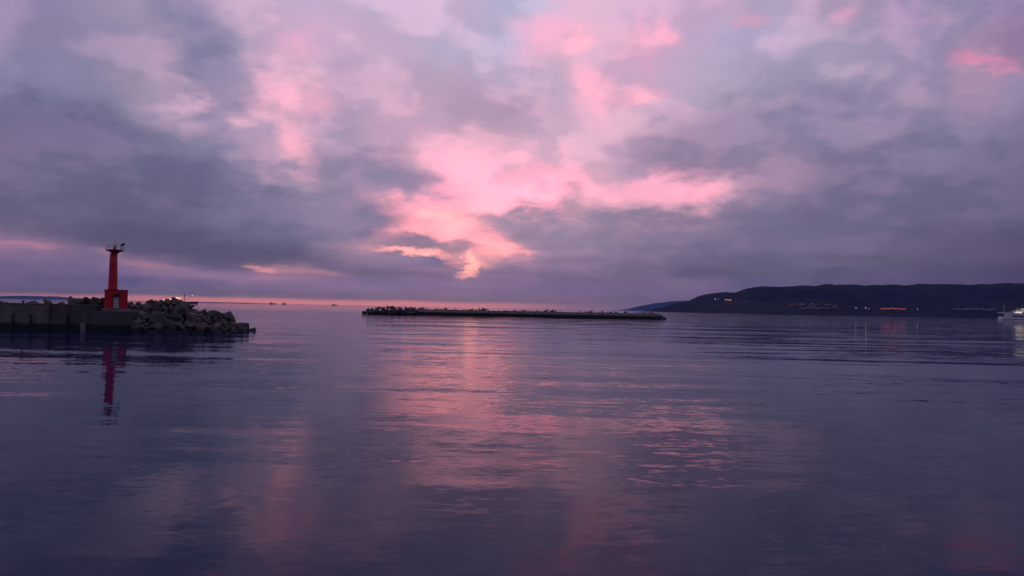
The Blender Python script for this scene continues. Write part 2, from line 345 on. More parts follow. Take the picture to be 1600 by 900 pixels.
HILL = mat('wooded_hillside', m_hill)
HOUSE = flat('pale_house_wall', (0.36, 0.34, 0.33), 0.8, 0, 0.2, 0.02)
ROOF = flat('slate_roof', (0.05, 0.05, 0.06), 0.8, 0, 0.2, 0.05)

# ------------------------------------------------------------------ mesh helpers
class MB:
    def __init__(s): s.v = []; s.f = []
    def add(s, vs, fs):
        o = len(s.v); s.v += [tuple(v) for v in vs]; s.f += [tuple(i + o for i in f) for f in fs]; return s
    def box(s, x0, x1, y0, y1, z0, z1, bev=0.0):
        if bev <= 0:
            vs = [(x, y, z) for z in (z0, z1) for y in (y0, y1) for x in (x0, x1)]
            return s.add(vs, [(0, 2, 3, 1), (4, 5, 7, 6), (0, 1, 5, 4), (2, 6, 7, 3), (0, 4, 6, 2), (1, 3, 7, 5)])
        bm = bmesh.new(); bmesh.ops.create_cube(bm, size=1)
        for v in bm.verts: v.co = ((x0 + x1) / 2 + v.co.x * (x1 - x0), (y0 + y1) / 2 + v.co.y * (y1 - y0), (z0 + z1) / 2 + v.co.z * (z1 - z0))
        bmesh.ops.bevel(bm, geom=bm.edges[:], offset=bev, segments=2, affect='EDGES')
        bm.verts.index_update()
        s.add([v.co[:] for v in bm.verts], [[v.index for v in f.verts] for f in bm.faces]); bm.free(); return s
    def lathe(s, prof, n=24, c=(0, 0), cap=True):
        vs = [(c[0] + r * math.cos(2 * math.pi * k / n), c[1] + r * math.sin(2 * math.pi * k / n), z) for r, z in prof for k in range(n)]
        fs = [(i * n + k, i * n + (k + 1) % n, (i + 1) * n + (k + 1) % n, (i + 1) * n + k) for i in range(len(prof) - 1) for k in range(n)]
        if cap: fs += [tuple(reversed(range(n))), tuple(range((len(prof) - 1) * n, len(prof) * n))]
        return s.add(vs, fs)
    def rod(s, a, b, r0, r1=None, n=8):
        a = Vector(a); b = Vector(b); r1 = r0 if r1 is None else r1
        q = (b - a).to_track_quat('Z', 'Y')
        vs = [a + q @ Vector((r0 * math.cos(2 * math.pi * k / n), r0 * math.sin(2 * math.pi * k / n), 0)) for k in range(n)]
        vs += [b + q @ Vector((r1 * math.cos(2 * math.pi * k / n), r1 * math.sin(2 * math.pi * k / n), 0)) for k in range(n)]
        return s.add(vs, [(k, (k + 1) % n, n + (k + 1) % n, n + k) for k in range(n)] + [tuple(reversed(range(n))), tuple(range(n, 2 * n))])
    def prism(s, pts, y0, y1):      # outline in x-z, given thickness along y
        n = len(pts)
        return s.add([(x, y0, z) for x, z in pts] + [(x, y1, z) for x, z in pts],
                     [tuple(range(n)), tuple(reversed(range(n, 2 * n)))] + [(k, k + n, (k + 1) % n + n, (k + 1) % n) for k in range(n)])
    def ball(s, c, r, n=8, m=5):
        return s.lathe([(max(r * math.sin(math.pi * i / m), r * .02), c[2] - r * math.cos(math.pi * i / m)) for i in range(m + 1)], n, c[:2])
    def mesh(s, name, m, smooth=False):
        me = bpy.data.meshes.new(name); me.from_pydata(s.v, [], s.f)
        bm = bmesh.new(); bm.from_mesh(me); bmesh.ops.recalc_face_normals(bm, faces=bm.faces[:]); bm.to_mesh(me); bm.free()
        if smooth: me.shade_smooth()
        me.materials.append(m); return me
    def build(s, name, m, parent=None, smooth=False):
        return put(name, s.mesh(name, m, smooth), parent)
def put(name, me, parent=None, loc=None, rot=None, scale=None):
    o = bpy.data.objects.new(name, me); COL.objects.link(o); o.parent = parent
    if loc is not None: o.location = loc
    if rot is not None: o.rotation_euler = rot
    if scale is not None: o.scale = scale
    return o
def tag(o, label=None, cat=None, group=None, kind=None):
    for k, v in (('label', label), ('category', cat), ('group', group), ('kind', kind)):
        if v: o[k] = v
    return o
def thing(name, label, cat, loc=(0, 0, 0), rz=0, group=None):
    o = bpy.data.objects.new(name, None); COL.objects.link(o); o.location = loc; o.rotation_euler = (0, 0, rz)
    o.empty_display_size = 0.3
    return tag(o, label, cat, group)

# ------------------------------------------------------------------ sea
bm = bmesh.new()
rs = [0, 60, 200, 800, 3000, 12000, 34000]
rings = []
for r in rs:
    rings.append([bm.verts.new((r * math.cos(2 * math.pi * k / 64), r * math.sin(2 * math.pi * k / 64), 0)) for k in range(64)] if r else [bm.verts.new((0, 0, 0))])
for i in range(len(rs) - 1):
    for k in range(64):
        k2 = (k + 1) % 64
        if i == 0: bm.faces.new((rings[0][0], rings[1][k], rings[1][k2]))
        else: bm.faces.new((rings[i][k], rings[i + 1][k], rings[i + 1][k2], rings[i][k2]))
me = bpy.data.meshes.new('sea'); bm.to_mesh(me); bm.free(); me.materials.append(WATER)
tag(put('sea', me), 'calm rippled sea reflecting the pink evening sky', kind='structure')

# ------------------------------------------------------------------ far hills
def ridge(name, pts, Y, depth, label, seed, rough, step=6, tree=0.3):
    """pts: skyline (pixels); a range of hills whose crest stands at Y and whose shore lies depth/2 nearer"""
    xs = np.arange(pts[0][0], pts[-1][0] + step, step)
    ys = np.interp(xs, [p[0] for p in pts], [p[1] for p in pts])
    nd = 22; hr = random.Random(seed)
    vs, fs = [], []
    for i, (px, py) in enumerate(zip(xs, ys)):
        crest = at(px, py + hr.uniform(-tree, tree), Y)
        for j in range(nd + 1):
            t = j / nd * 2 - 1              # -1 shore ... 0 crest ... 1 far side
            yy = Y + t * depth
            X = crest.x * (1 + 0.0 * t)
            base = max(0.0, 1 - abs(t) ** 1.15)
            nz = mnoise.fractal(Vector((X / rough, yy / rough, seed)), 0.9, 2.1, 5)
            h = crest.z * (base + 0.42 * nz * base * min(1, abs(t) * 3)) if j not in (0, nd) else -3.0
            vs.append((X, yy, max(h, -3.0) if j in (0, nd) else max(h, 0.4)))
    n1 = nd + 1
    for i in range(len(xs) - 1):
        for j in range(nd):
            a = i * n1 + j; fs.append((a, a + n1, a + n1 + 1, a + 1))
    mb = MB(); mb.add(vs, fs)
    o = mb.build(name, HILL, None, True)
    return tag(o, label, kind='structure')
def jag(pts, seed, amp):
    rnd = random.Random(seed); out = []
    for (x0, y0), (x1, y1) in zip(pts, pts[1:]):
        n = max(1, int(abs(x1 - x0) / 9))
        for k in range(n):
            t = k / n; out.append((x0 + (x1 - x0) * t, y0 + (y1 - y0) * t + (rnd.uniform(-amp, amp) if k else 0)))
    return out + [pts[-1]]
near_sky = [(1046, 487), (1054, 483), (1064, 473.5), (1080, 470), (1094, 467.5), (1103, 461.5), (1118, 457.5), (1132, 456.3), (1146, 458), (1154, 455.5), (1168, 450.5),
            (1184, 448), (1208, 448), (1228, 450), (1244, 446.5), (1262, 446), (1285, 448), (1320, 445), (1345, 446.8), (1390, 444.3), (1430, 446.4), (1470, 443.6), (1520, 445.4), (1560, 442.6), (1600, 443.5), (1700, 446), (1820, 452), (1980, 470), (2050, 504)]
ridge('hill_range', jag(near_sky, 3, 1.2), 4600, 1200, 'dark wooded hills along the right horizon', 3.3, 520, 2.5, 0.55)
far_sky = [(965, 485.5), (985, 482.5), (1005, 477.5), (1025, 473.5), (1045, 471), (1070, 470), (1100, 473), (1150, 480), (1200, 489)]
ridge('hill_range', jag(far_sky, 5, 0.5), 21000, 2500, 'faint blue headland beyond the dark hills', 8.3, 1600)
left_sky = [(-120, 465), (-60, 463), (0, 463.5), (25, 462), (60, 462.5), (92, 463.2), (108, 465), (130, 467.6), (170, 469), (230, 470.8), (260, 472)]
ridge('hill_range', jag(left_sky, 9, 0.4), 28500, 3000, 'hazy violet mountains far behind the pier', 1.7, 2600)
low_sky = [(284, 472.2), (310, 471.5), (350, 472.3), (385, 473.1), (405, 473.7), (416, 474.5)]
ridge('low_headland', jag(low_sky, 11, 0.1), 19000, 900, 'thin low coast on the left horizon', 4.1, 900)

# ------------------------------------------------------------------ haze
hb = MB().box(-33000, 33000, -2000, 33000, -6.0, 380.0)
hz = hb.build('haze', WATER)
hm = bpy.data.materials.new('evening_haze'); hm.use_nodes = True; hm.node_tree.nodes.clear(); q = G(hm.node_tree)
pv = q.n('ShaderNodeVolumePrincipled'); ov = q.n('ShaderNodeOutputMaterial')
pv.inputs['Color'].default_value = (0.10, 0.23, 1.0, 1); pv.inputs['Absorption Color'].default_value = (1, 1, 1, 1); pv.inputs['Density'].default_value = 4.2e-5; pv.inputs['Anisotropy'].default_value = 0.0
hm.node_tree.links.new(pv.outputs[0], ov.inputs['Volume'])
hz.data.materials.clear(); hz.data.materials.append(hm)
tag(hz, 'thin evening haze over the bay', kind='stuff')

# ------------------------------------------------------------------ concrete pier (left)
YP = 128.0
def PX(px, py=515, Y=YP): return at(px, py, Y)
pier = thing('concrete_pier', 'weathered concrete pier on the left carrying the red harbour light', 'pier', (PX(100).x, YP, 0))
def pbox(name, m, x0, x1, y0, y1, z0, z1, bev=0.06):
    b = MB().box(x0 - pier.location.x, x1 - pier.location.x, y0 - YP, y1 - YP, z0, z1, bev)
    return b.build(name, m, pier)
ztop = at(40, 475.2, YP).z
x_ = lambda px: PX(px).x
for (a, b_, m_, dz, dy) in ((-190, -95, CONC2, 0.05, 0.1), (-94.6, -1.2, CONC, 0, 0.0), (-0.8, 75, CONC, 0.0, 0.05), (75.5, 140.5, CONC2, -0.02, 0.22)):
    pbox('wall_section', m_, x_(a), x_(b_), YP + dy, YP + 6.5, -2.0, ztop + dz)
    pbox('coping', CONC, x_(a) + .03, x_(b_) - .03, YP + dy - 0.06, YP + 1.6, ztop + dz + .004, ztop + dz + 0.17, 0.03)
zlow = at(170, 486.5, YP).z
pbox('landing_block', CONC2, x_(141), x_(203), YP - 0.45, YP + 7.5, -2.0, zlow)
pbox('buttress', CONC, x_(70.5), x_(76.5), YP - 0.22, YP + .5, -2.0, ztop - .25, 0.05)
pbox('rear_wall', CONC, x_(141), x_(160), YP + 4.9, YP + 6.4, zlow - .2, at(150, 477, YP + 4.9).z)
pbox('broken_block', CONCP, x_(128), x_(134.5), YP - 0.62, YP + .4, -0.8, at(130, 504, YP).z, 0.12)
for px in (20, 48, 105):
    pbox('fender', DARK, x_(px) - .12, x_(px) + .12, YP - 0.22, YP + .3, 0.5, ztop - 1.6, 0.04)
for px in (30, 118):
    b = MB().lathe([(0.16, ztop + .17), (0.16, ztop + .42), (0.26, ztop + .46), (0.26, ztop + .55), (0.10, ztop + .6)], 12, (x_(px) - pier.location.x, 0.8))
    b.build('bollard', DARK, pier)

# ------------------------------------------------------------------ red harbour light
YL = 132.5
cL = at(181, 482, YL); s = YL / F
plz = cL.z
light = thing('harbour_light', 'red harbour light tower with square base hut and white door on the pier', 'lighthouse', (cL.x, YL, plz), R(27))
Hh = 28 * s; sv = s; s = s * 0.89; W = 36 * s
pl = MB().box(-W / 2 - .45, W / 2 + .45, -W / 2 - .45, W / 2 + .45, zlow - plz - 0.02, -0.004, 0.05); pl.build('plinth', CONCP, light)
t = 0.3; dx0, dx1 = (175.5 - 181) * s, (187 - 181) * s; dtop = 22.5 * sv
hw = W / 2
hut = MB()
hut.box(-hw, dx0, -hw, -hw + 0.55, 0, Hh)
hut.box(dx1, hw, -hw, -hw + 0.55, 0, Hh)
hut.box(dx0 + .002, dx1 - .002, -hw + .002, -hw + 0.55, dtop, Hh - .002)
hut.box(-hw + .003, hw - .003, -hw + 0.552, hw, 0.002, Hh - .003)
hut_o = hut.build('hut', RED, light)
MB().box(-hw - .10, hw + .10, -hw - .10, hw + .10, Hh + .002, Hh + 0.14, 0.03).build('hut_roof', RED, light)
door = MB().box(dx0 + .12, dx1 - .12, -hw + 0.47, -hw + 0.545, 0.05, 17.5 * sv, 0.02).build('door', WHITE, light)
MB().rod((dx1 - .30, -hw + .44, 0.95), (dx1 - .30, -hw + .44, 1.12), 0.03).build('handle', DARK, door)
MB().box(dx0, dx1, -hw + 0.30, -hw + 0.5, 18.3 * sv, dtop - .01).build('lintel_shadow', DARK, light)  # dark bar in the recess, painting in the shadow over the door
MB().box(dx0 - .3, dx1 + .3, -hw - .5, -hw - .004, -0.004, 0.12, 0.02).build('door_step', CONCP, light)
tx = (174 - 181) * s; tz0 = Hh + 0.14; tz1 = (482 - 396.5) * sv
tw = MB().lathe([(7.6 * s, tz0 + .002), (7.5 * s, tz0 + .2), (7.1 * s, tz0 + (tz1 - tz0) * .3), (6.2 * s, tz0 + (tz1 - tz0) * .75), (5.7 * s, tz1)], 32, (tx + .12, 0))
two = tw.build('tower', RED, light, True)
gx = tx + .25
MB().lathe([(5.6 * s, tz1 + .002), (6.6 * s, tz1 + .25), (11.5 * s, tz1 + .44), (14.2 * s, tz1 + .50), (14.2 * s, tz1 + .66)], 32, (gx, 0)).build('gallery', DULLRED, light)
gz = tz1 + .66
rail = MB()
for k in range(14):
    a = 2 * math.pi * k / 14
    rail.rod((gx + 1.38 * math.cos(a), 1.38 * math.sin(a), gz), (gx + 1.38 * math.cos(a), 1.38 * math.sin(a), gz + .85), 0.016, n=5)
for h in (.45, .85):
    for k in range(28):
        a, b_ = 2 * math.pi * k / 28, 2 * math.pi * (k + 1) / 28
        rail.rod((gx + 1.38 * math.cos(a), 1.38 * math.sin(a), gz + h), (gx + 1.38 * math.cos(b_), 1.38 * math.sin(b_), gz + h), 0.012, n=4)
rail.build('railing', DULLRED, light)
MB().lathe([(.34, gz + .002), (.34, gz + .18), (.2, gz + .24), (.2, gz + .45)], 16, (gx, 0)).build('lamp_pedestal', RED, light)
lan = MB().lathe([(.15, gz + .452), (.17, gz + .6), (.15, gz + .8), (.06, gz + .86)], 16, (gx, 0)).build('lantern', GLASS, light, True)
MB().rod((gx, 0, gz + .86), (gx, 0, gz + 1.65), 0.035).build('lightning_rod', DARK, light)
ar = MB(); ax = gx + 10.2 * s
ar.rod((ax, 0, gz), (ax + .12, 0, gz + .95), 0.035); ar.rod((gx + .9, 0, gz + .85), (ax + .1, 0, gz + .9), 0.025)
ar.build('panel_post', DARK, light)
sp = MB().box(-.34, .34, -.27, .27, -.03, .03, 0.01).build('solar_panel', PANEL, light)
sp.location = (ax + .20, 0, gz + .95); sp.rotation_euler = (R(-35), R(-32), 0)
ld = MB()
for sx in (-.18, .18): ld.rod((tx + .12 + 0.95 * -0.72, sx, tz0 + .1), (gx - 5.9 * s - .15, sx, gz), 0.022, n=5)
for k in range(18):
    f = k / 18; x = (tx + .12 - .684) * (1 - f) + (gx - 5.9 * s - .15) * f; z = tz0 + .1 + (gz - tz0 - .1) * f
    ld.rod((x, -.18, z), (x, .18, z), 0.016, n=4)
ld.build('ladder', RED, light)

# ------------------------------------------------------------------ armour stones
def stone_mesh(seed, n=18, box=0.0):
    rnd = random.Random(seed); bm = bmesh.new()
    ex = (rnd.uniform(.85, 1.15), rnd.uniform(.7, 1.0), rnd.uniform(.6, .9))
    for k in range(n):
        v = Vector((rnd.gauss(0, 1), rnd.gauss(0, 1), rnd.gauss(0, 1))).normalized()
        mx = max(abs(v.x), abs(v.y), abs(v.z)); v = v.lerp(v / mx, box) * rnd.uniform(.86, 1.0)
        bm.verts.new((v.x * ex[0], v.y * ex[1], v.z * ex[2]))
    r = bmesh.ops.convex_hull(bm, input=bm.verts[:])
    bmesh.ops.delete(bm, geom=list({e for e in r['geom_unused'] + r['geom_interior'] if isinstance(e, bmesh.types.BMVert)}), context='VERTS')
    bmesh.ops.recalc_face_normals(bm, faces=bm.faces[:])
    me = bpy.data.meshes.new('stone'); bm.to_mesh(me); bm.free(); me.materials.append(ROCK); return me
STONES = [stone_mesh(100 + k, random.choice((11, 14, 18)), random.choice((0, .35, .7))) for k in range(16)]
def mound(name, label, cat, prof, Y0, Y1, ycrest, rnd, size, dens, front=True, rows=None, nmax=290):
    """prof: crest height by X; stones laid on both slopes over a fill"""
    X0, X1 = prof[0][0], prof[-1][0]
    root = thing(name, label, cat, ((X0 + X1) / 2, ycrest, 0)); ox, oy = (X0 + X1) / 2, ycrest
    def h(X, Y):
        c = float(np.interp(X, [p[0] for p in prof], [p[1] for p in prof]))
        t = (ycrest - Y) / (ycrest - Y0) if Y < ycrest else (Y - ycrest) / (Y1 - ycrest)
        return -0.7 + (c + 0.7) * max(0, 1 - t ** 1.5)
    nx, ny = 44, 14; vs, fs = [], []
    for i in range(nx + 1):
        for j in range(ny + 1):
            X = X0 + (X1 - X0) * i / nx; Y = Y0 + (Y1 - Y0) * j / ny
            vs.append((X - ox, Y - oy, h(X, Y) - size * .75))
    for i in range(nx):
        for j in range(ny):
            a = i * (ny + 1) + j; fs.append((a, a + ny + 1, a + ny + 2, a + 1))
    MB().add(vs, fs).build('rubble_fill', ROCK, root)
    pts = []
    tries = 0
    while len(pts) < nmax and tries < 16000:
        tries += 1
        X = rnd.uniform(X0, X1); Y = rnd.uniform(Y0, Y1 if not front else ycrest + (Y1 - ycrest) * .45)
        r = size * rnd.choice((.4, .5, .6, .75, .9, 1, 1.1, 1.3)); z = h(X, Y)
        if z < -0.5 - 0.2 * r: continue
        if front and X < x_(205) and Y < YP + 8.2: continue
        p = Vector((X, Y, z))
        if any((p - q_).length < (r + rq) * dens for q_, rq in pts): continue
        pts.append((p, r))
        st = put('stone', rnd.choice(STONES), root, (X - ox, Y - oy, z - r * .25 + rnd.uniform(-.1, .15) * size),
                 (rnd.uniform(0, 6.28), rnd.uniform(0, 6.28), rnd.uniform(0, 6.28)), (r * rnd.uniform(.9, 1.25), r * rnd.uniform(.85, 1.1), r * rnd.uniform(.8, 1.1)))
    return root
rnd = random.Random(21)
sil = [(186, 474), (205, 472), (222, 473.5), (240, 474), (252, 472), (266, 470.5), (282, 470), (289, 475), (296, 486), (305, 486), (318, 488), (336, 486.5), (344, 489), (350, 500), (358, 505), (366, 507), (374, 511), (380, 516), (385, 520)]
YC = 134.0
prof = [(at(x, y, YC).x, at(x, y, YC).z - 0.15) for x, y in sil]
mound('rubble_mound', 'sloping heap of dark angular boulders at the tip of the pier', 'rock pile', prof, 126.2, 146, YC, rnd, 1.3, 0.58)
sil2 = [(-160, 472), (-60, 472), (0, 473), (12, 470), (22, 473), (50, 473), (62, 473.5), (76, 469.5), (88, 471.5), (100, 468), (106, 465), (116, 464.5), (124, 467), (132, 464.5), (142, 465.5), (152, 467.5), (160, 466.5), (168, 469), (190, 471), (205, 470.5), (218, 471.5)]
YB = 139.5
prof2 = [(at(x, y, YB).x, at(x, y, YB).z - 0.25) for x, y in sil2]
mound('rubble_mound', 'row of rounded boulders showing over the top of the concrete pier wall', 'rock pile', prof2, 134.8, 147, YB, rnd, 1.15, 0.60, nmax=140)

# ------------------------------------------------------------------ detached breakwater
YW = 451.0; sw = YW / F
bw = thing('breakwater', 'long low concrete breakwater with armour blocks lying in mid bay', 'breakwater', (at(800, 495, YW).x, YW, 0))
ox = bw.location.x
Xa, Xb = at(652, 493, YW).x, at(1030, 499, YW).x
zt = 5 - 4.4 * sw
nseg = 11
for k in range(nseg):
    x0 = Xa + (Xb - Xa) * k / nseg; x1 = Xa + (Xb - Xa) * (k + 1) / nseg
    dz = rnd.uniform(-.06, .06); dy = rnd.uniform(-.12, .12)
    MB().box(x0 - ox + .05, x1 - ox - .05, dy, 7 + dy, -3, zt + dz, 0.08).build('caisson', CONCB, bw)
    MB().box(x0 - ox + .04, x1 - ox - .04, -1.4 + dy, dy - .003, -3, 1.15 + dz, 0.08).build('toe_block', CONCB, bw)
def tetra_mesh():
    dirs = [Vector((0, 0, 1))] + [Vector((math.cos(a) * .943, math.sin(a) * .943, -.333)) for a in (0, 2.094, 4.189)]
    mb = MB()
    for d in dirs: mb.rod(d * -.12, d * 1.0, .40, .27, 6)
    return mb.mesh('tetrapod', TETC)
TET = tetra_mesh()
def tet(X, Y, z, sz):
    put('tetrapod', TET, bw, (X - ox, Y - YW, z), (rnd.uniform(0, 6.28), rnd.uniform(0, 6.28), rnd.uniform(0, 6.28)), (sz, sz, sz))
# heap at the left end
heap = [(562, 490.5), (572, 485), (580, 482), (590, 480), (602, 478.6), (614, 478.8), (622, 480.3), (634, 481), (648, 480.8), (660, 482)]
n = 0
for k in range(115):
    px = rnd.uniform(566, 662); ytop = np.interp(px, [p[0] for p in heap], [p[1] for p in heap])
    Yq = YW + rnd.uniform(-2.5, 8); zmax = at(px, ytop, YW).z
    f = 1 - max(0, (YW + 1.5 - Yq) / 4.5) ** 1.5
    zc = max(0.2, (zmax - 0.7) * f * rnd.choice((1, 1, 1, .85, .6, .35)))
    if px > 652 and Yq < YW + 3: Yq += 4
    tet(at(px, ytop, Yq).x, Yq, zc, rnd.uniform(1.05, 1.5))
for k in range(110):
    px = 652 + (1022 - 652) * (k + rnd.random()) / 110
    Yq = YW + rnd.uniform(7.4, 10.5)
    tet(at(px, 485, Yq).x, Yq, zt + (rnd.choice((-1.0, -.8, -.5, -.1)) + 0.55 * math.sin(px * .09) * math.sin(px * .023)), rnd.uniform(1.0, 1.4))
for k in range(34):
    px = rnd.uniform(1000, 1040); ytop = np.interp(px, [1000, 1015, 1030, 1043], [488.5, 489.5, 491.5, 498.5])
    Yq = YW + rnd.uniform(-1, 8); zc = max(.2, (at(px, ytop, YW).z - .6) * rnd.choice((1, 1, .8, .5)))
    if px < 1031: Yq = YW + rnd.uniform(7.3, 9)
    tet(at(px, ytop, Yq).x, Yq, zc, rnd.uniform(1.0, 1.35))
core = MB().prism([(at(570, 490, YW).x - ox, -2), (at(582, 486, YW).x - ox, 1.4), (at(602, 480, YW).x - ox, 2.7), (at(650, 480, YW).x - ox, 2.4), (Xb - ox, 1.8), (at(1038, 497, YW).x - ox, 0.2), (at(1040, 497, YW).x - ox, -2)], 7.3, 11)
core.build('rubble_fill', ROCK, bw)
MB().prism([(at(567, 490, YW).x - ox, -2), (at(575, 486, YW).x - ox, .7), (at(588, 482, YW).x - ox, 2.0), (at(602, 480, YW).x - ox, 2.6), (Xa - ox - .1, 2.3), (Xa - ox - .1, -2)], 0.6, 7.2).build('rubble_fill', ROCK, bw)
bp = at(1006.5, 491, YW + 4)
mk = thing('marker_post', 'thin upright marker post near the right end of the breakwater', 'post', (bp.x, YW + 4, zt - .06))
MB().rod((0, 0, 0), (0, 0, 2.4), 0.09).build('pole', DARK, mk)
MB().box(-.28, .28, -.1, .1, 2.4, 3.0, .03).build('head', DARK, mk)
gb = at(889, 481.5, YW + 9)
def gull(loc, label):
    bm = MB(); seg = []
    pr = [(-.55, .02, .0), (-.3, .09, .02), (0, .14, 0), (.25, .11, .03), (.38, .07, .1), (.46, .08, .13), (.54, .05, .12), (.66, .012, .09)]
    n = 8; vs = [(x, r * math.cos(2 * math.pi * k / n), z + r * math.sin(2 * math.pi * k / n)) for x, r, z in pr for k in range(n)]
    bm.add(vs, [(i * n + k, i * n + (k + 1) % n, (i + 1) * n + (k + 1) % n, (i + 1) * n + k) for i in range(len(pr) - 1) for k in range(n)])
    for sy in (-1, 1):
        w = [(.22, .08, .06), (.30, .55, .30), (.10, 1.05, .26), (-.12, 1.0, .25), (.0, .5, .28), (-.18, .08, .05)]
        bm.add([(x, sy * y, z) for x, y, z in w] + [(x, sy * y, z + .03) for x, y, z in w],
               [(0, 1, 4, 5), (1, 2, 3, 4), (6, 11, 10, 7), (7, 10, 9, 8)] + [(k, (k + 1) % 6, (k + 1) % 6 + 6, k + 6) for k in range(6)])
    o = bm.build('gull', WHITE, None, True); o.location = loc; o.rotation_euler = (R(12), R(-8), R(160))
    return tag(o, label, 'bird')
gull(gb, 'small white gull flying low over the middle breakwater')

# ------------------------------------------------------------------ ships
def hull_mesh(L, B, z0, z1, bow=0.16, sheer=0.06, n=14):
    """hull along x, bow at +x"""
    vs, fs = [], []
    secs = 20
    for i in range(secs + 1):
        t = i / secs; x = -L / 2 + L * t
        w = B / 2 * (min(1, (t + .04) / .10) ** .5 if t < .1 else 1) * (1 - max(0, (t - (1 - bow * 1.6)) / (bow * 1.6)) ** 2.2)
        dk = z1 + (z1 - z0) * sheer * 6 * max(0, t - .75)
        for (fw, z) in ((.72, z0), (.92, z0 + (dk - z0) * .35), (1, dk)):
            ww = max(w * fw, .04); xo = x + (L * bow * .28 * (z - z0) / (z1 - z0) if t > 1 - bow else 0) * max(0, (t - (1 - bow)) / bow)
            vs += [(xo, -ww, z), (xo, ww, z)]
    for i in range(secs):
        a, b_ = i * 6, (i + 1) * 6
        for k in range(2):
            fs += [(a + 2 * k, b_ + 2 * k, b_ + 2 * k + 2, a + 2 * k + 2), (a + 2 * k + 1, a + 2 * k + 3, b_ + 2 * k + 3, b_ + 2 * k + 1)]
        fs += [(a + 4, b_ + 4, b_ + 5, a + 5), (a, a + 1, b_ + 1, b_)]
    fs += [(0, 2, 4, 5, 3, 1), tuple(secs * 6 + k for k in (0, 1, 3, 5, 4, 2))]
    return MB().add(vs, fs)
# lit freighter behind the boulders
YS = 2700.0; ss_ = YS / F
c0 = at(276, 474, YS)
fr = thing('cargo_ship', 'dark freighter with glowing deck lamps and two masts behind the boulders', 'ship', (c0.x, YS, 0))
sx = lambda px: (px - 276) * ss_
hull_mesh(64 * ss_, 20, -1, 6.5).build('hull', HULLD, fr)
MB().box(sx(262), sx(276), -7.5, 7.5, 6.3, 13, .3).build('deckhouse', SHIPGREY, fr)
MB().box(sx(264), sx(273), -6, 6, 13.01, 19, .3).build('bridge', SHIPGREY, fr)
MB().rod((sx(270), 0, 19), (sx(270), 0, 40), .9, .5).build('mast', SHIPGREY, fr)
m2 = MB().rod((sx(288), 0, 6.3), (sx(288), 0, 36), 1.0, .5).build('mast', SHIPGREY, fr)
MB().lathe([(2.2, 24), (2.6, 25.5), (2.6, 27), (2.0, 28.5)], 10, (sx(288), 0)).build('crow_nest', SHIPGREY, m2)
MB().rod((sx(288), 0, 12), (sx(299), 0, 27), .5, .3).build('derrick', SHIPGREY, fr)
for px, py, m_, r in ((251, 468, L_WHITE, 1.1), (253.5, 469.3, L_WARM, .9), (256, 468.6, L_WARM, .8), (264.5, 466.5, L_ORANGE, 1.2), (266.5, 467.6, L_WARM, 1.2), (269, 468.7, L_WARM, 1.4), (271.5, 469, L_WARM, 1.2), (270.5, 467.2, L_WARM, .9), (274.5, 468.6, L_WARM, .8),
                      (276.5, 465.3, L_WHITE, 1.2), (279.5, 466.3, L_WARM, 1.0), (282, 465.6, L_WARM, .8), (300.6, 461.6, L_WHITE, .7)):
    p = at(px, py, YS - 9); b = MB().ball((p.x - c0.x, -9, p.z), r)
    o = b.build('deck_lamp', m_, fr, True)
    MB().rod((p.x - c0.x, -8.9, 5), (p.x - c0.x, -8.9, p.z), .22, n=5).build('lamp_post', SHIPGREY, o)
# white ferry at right edge (stern towards the picture)
YF = 1900.0; sf = YF / F
f0 = at(1562, 499, YF)
fe = thing('ferry', 'white ferry with violet stripe and lit windows at the right edge', 'ferry', (f0.x, YF, 0))
fz = lambda py: at(1580, py, YF).z
Lf = 120.0
def fb(name, m_, x0, x1, y0, y1, z0, z1, bev=.25, par=None): return MB().box(x0, x1, y0, y1, z0, z1, bev).build(name, m_, par or fe)
hb_ = MB().prism([(1.5, -2), (0.2, fz(498.5)), (4.8, fz(494)), (4.8, fz(491)), (0.0, fz(490)), (0.0, fz(488.2)), (Lf * .8, fz(487.2)), (Lf + 6, fz(486)), (Lf - 4, -2)], -9, 9)
hb_.build('hull', HULLW, fe)
fb('mooring_opening', OPENING, .9, 4.7, -8.6, 8.6, fz(493.6), fz(491.0), .02)
fb('stripe', STRIPE, 26, Lf * .86, -9.06, -8.9, fz(495.4), fz(492.6), .01)
fb('boot_top', BOOT, 3, Lf - 5, -9.05, -8.9, -1, 0.9, .01)
d1 = fb('promenade_deck', CREAM, 34, Lf * .82, -8, 8, fz(487.3), fz(484.4))
d2 = fb('passenger_deck', CREAM, 46, Lf * .8, -7.5, 7.5, fz(484.35), fz(481.5))
fb('bridge_deck', HULLW, Lf * .62, Lf * .76, -7, 7, fz(481.45), fz(478))
fb('funnel', STRIPE, 56, 64, -2.5, 2.5, fz(481.45), fz(475), .6)
for k in range(20):
    fb('window', L_WIN, 36 + k * 2.8, 37.5 + k * 2.8, -8.12, -7.9, fz(486.7), fz(485.4), .02, d1)
for k in range(14):
    fb('window', L_WIN, 48 + k * 3, 49.6 + k * 3, -7.62, -7.4, fz(483.6), fz(482.3), .02, d2)
for k in range(7):
    p = at(1586 + k * 1.7, 488 + .12 * k, YF - 9.4); MB().ball((p.x - f0.x, -9.4, p.z), .42).build('deck_lamp', L_WHITE, fe, True)
ms = MB().rod((at(1568.5, 480, YF).x - f0.x, 0, fz(488)), (at(1568.5, 480, YF).x - f0.x, 0, fz(475.4)), .35, .2).build('stern_mast', HULLW, fe)
MB().ball((at(1568.5, 480, YF).x - f0.x, 0, fz(475.2)), .35).build('mast_lamp', S_WHITE, ms, True)
MB().rod((at(1568.5, 480, YF).x - f0.x, 0, fz(476)), (60, 0, fz(477)), .12, n=4).build('stay', DARK, fe)
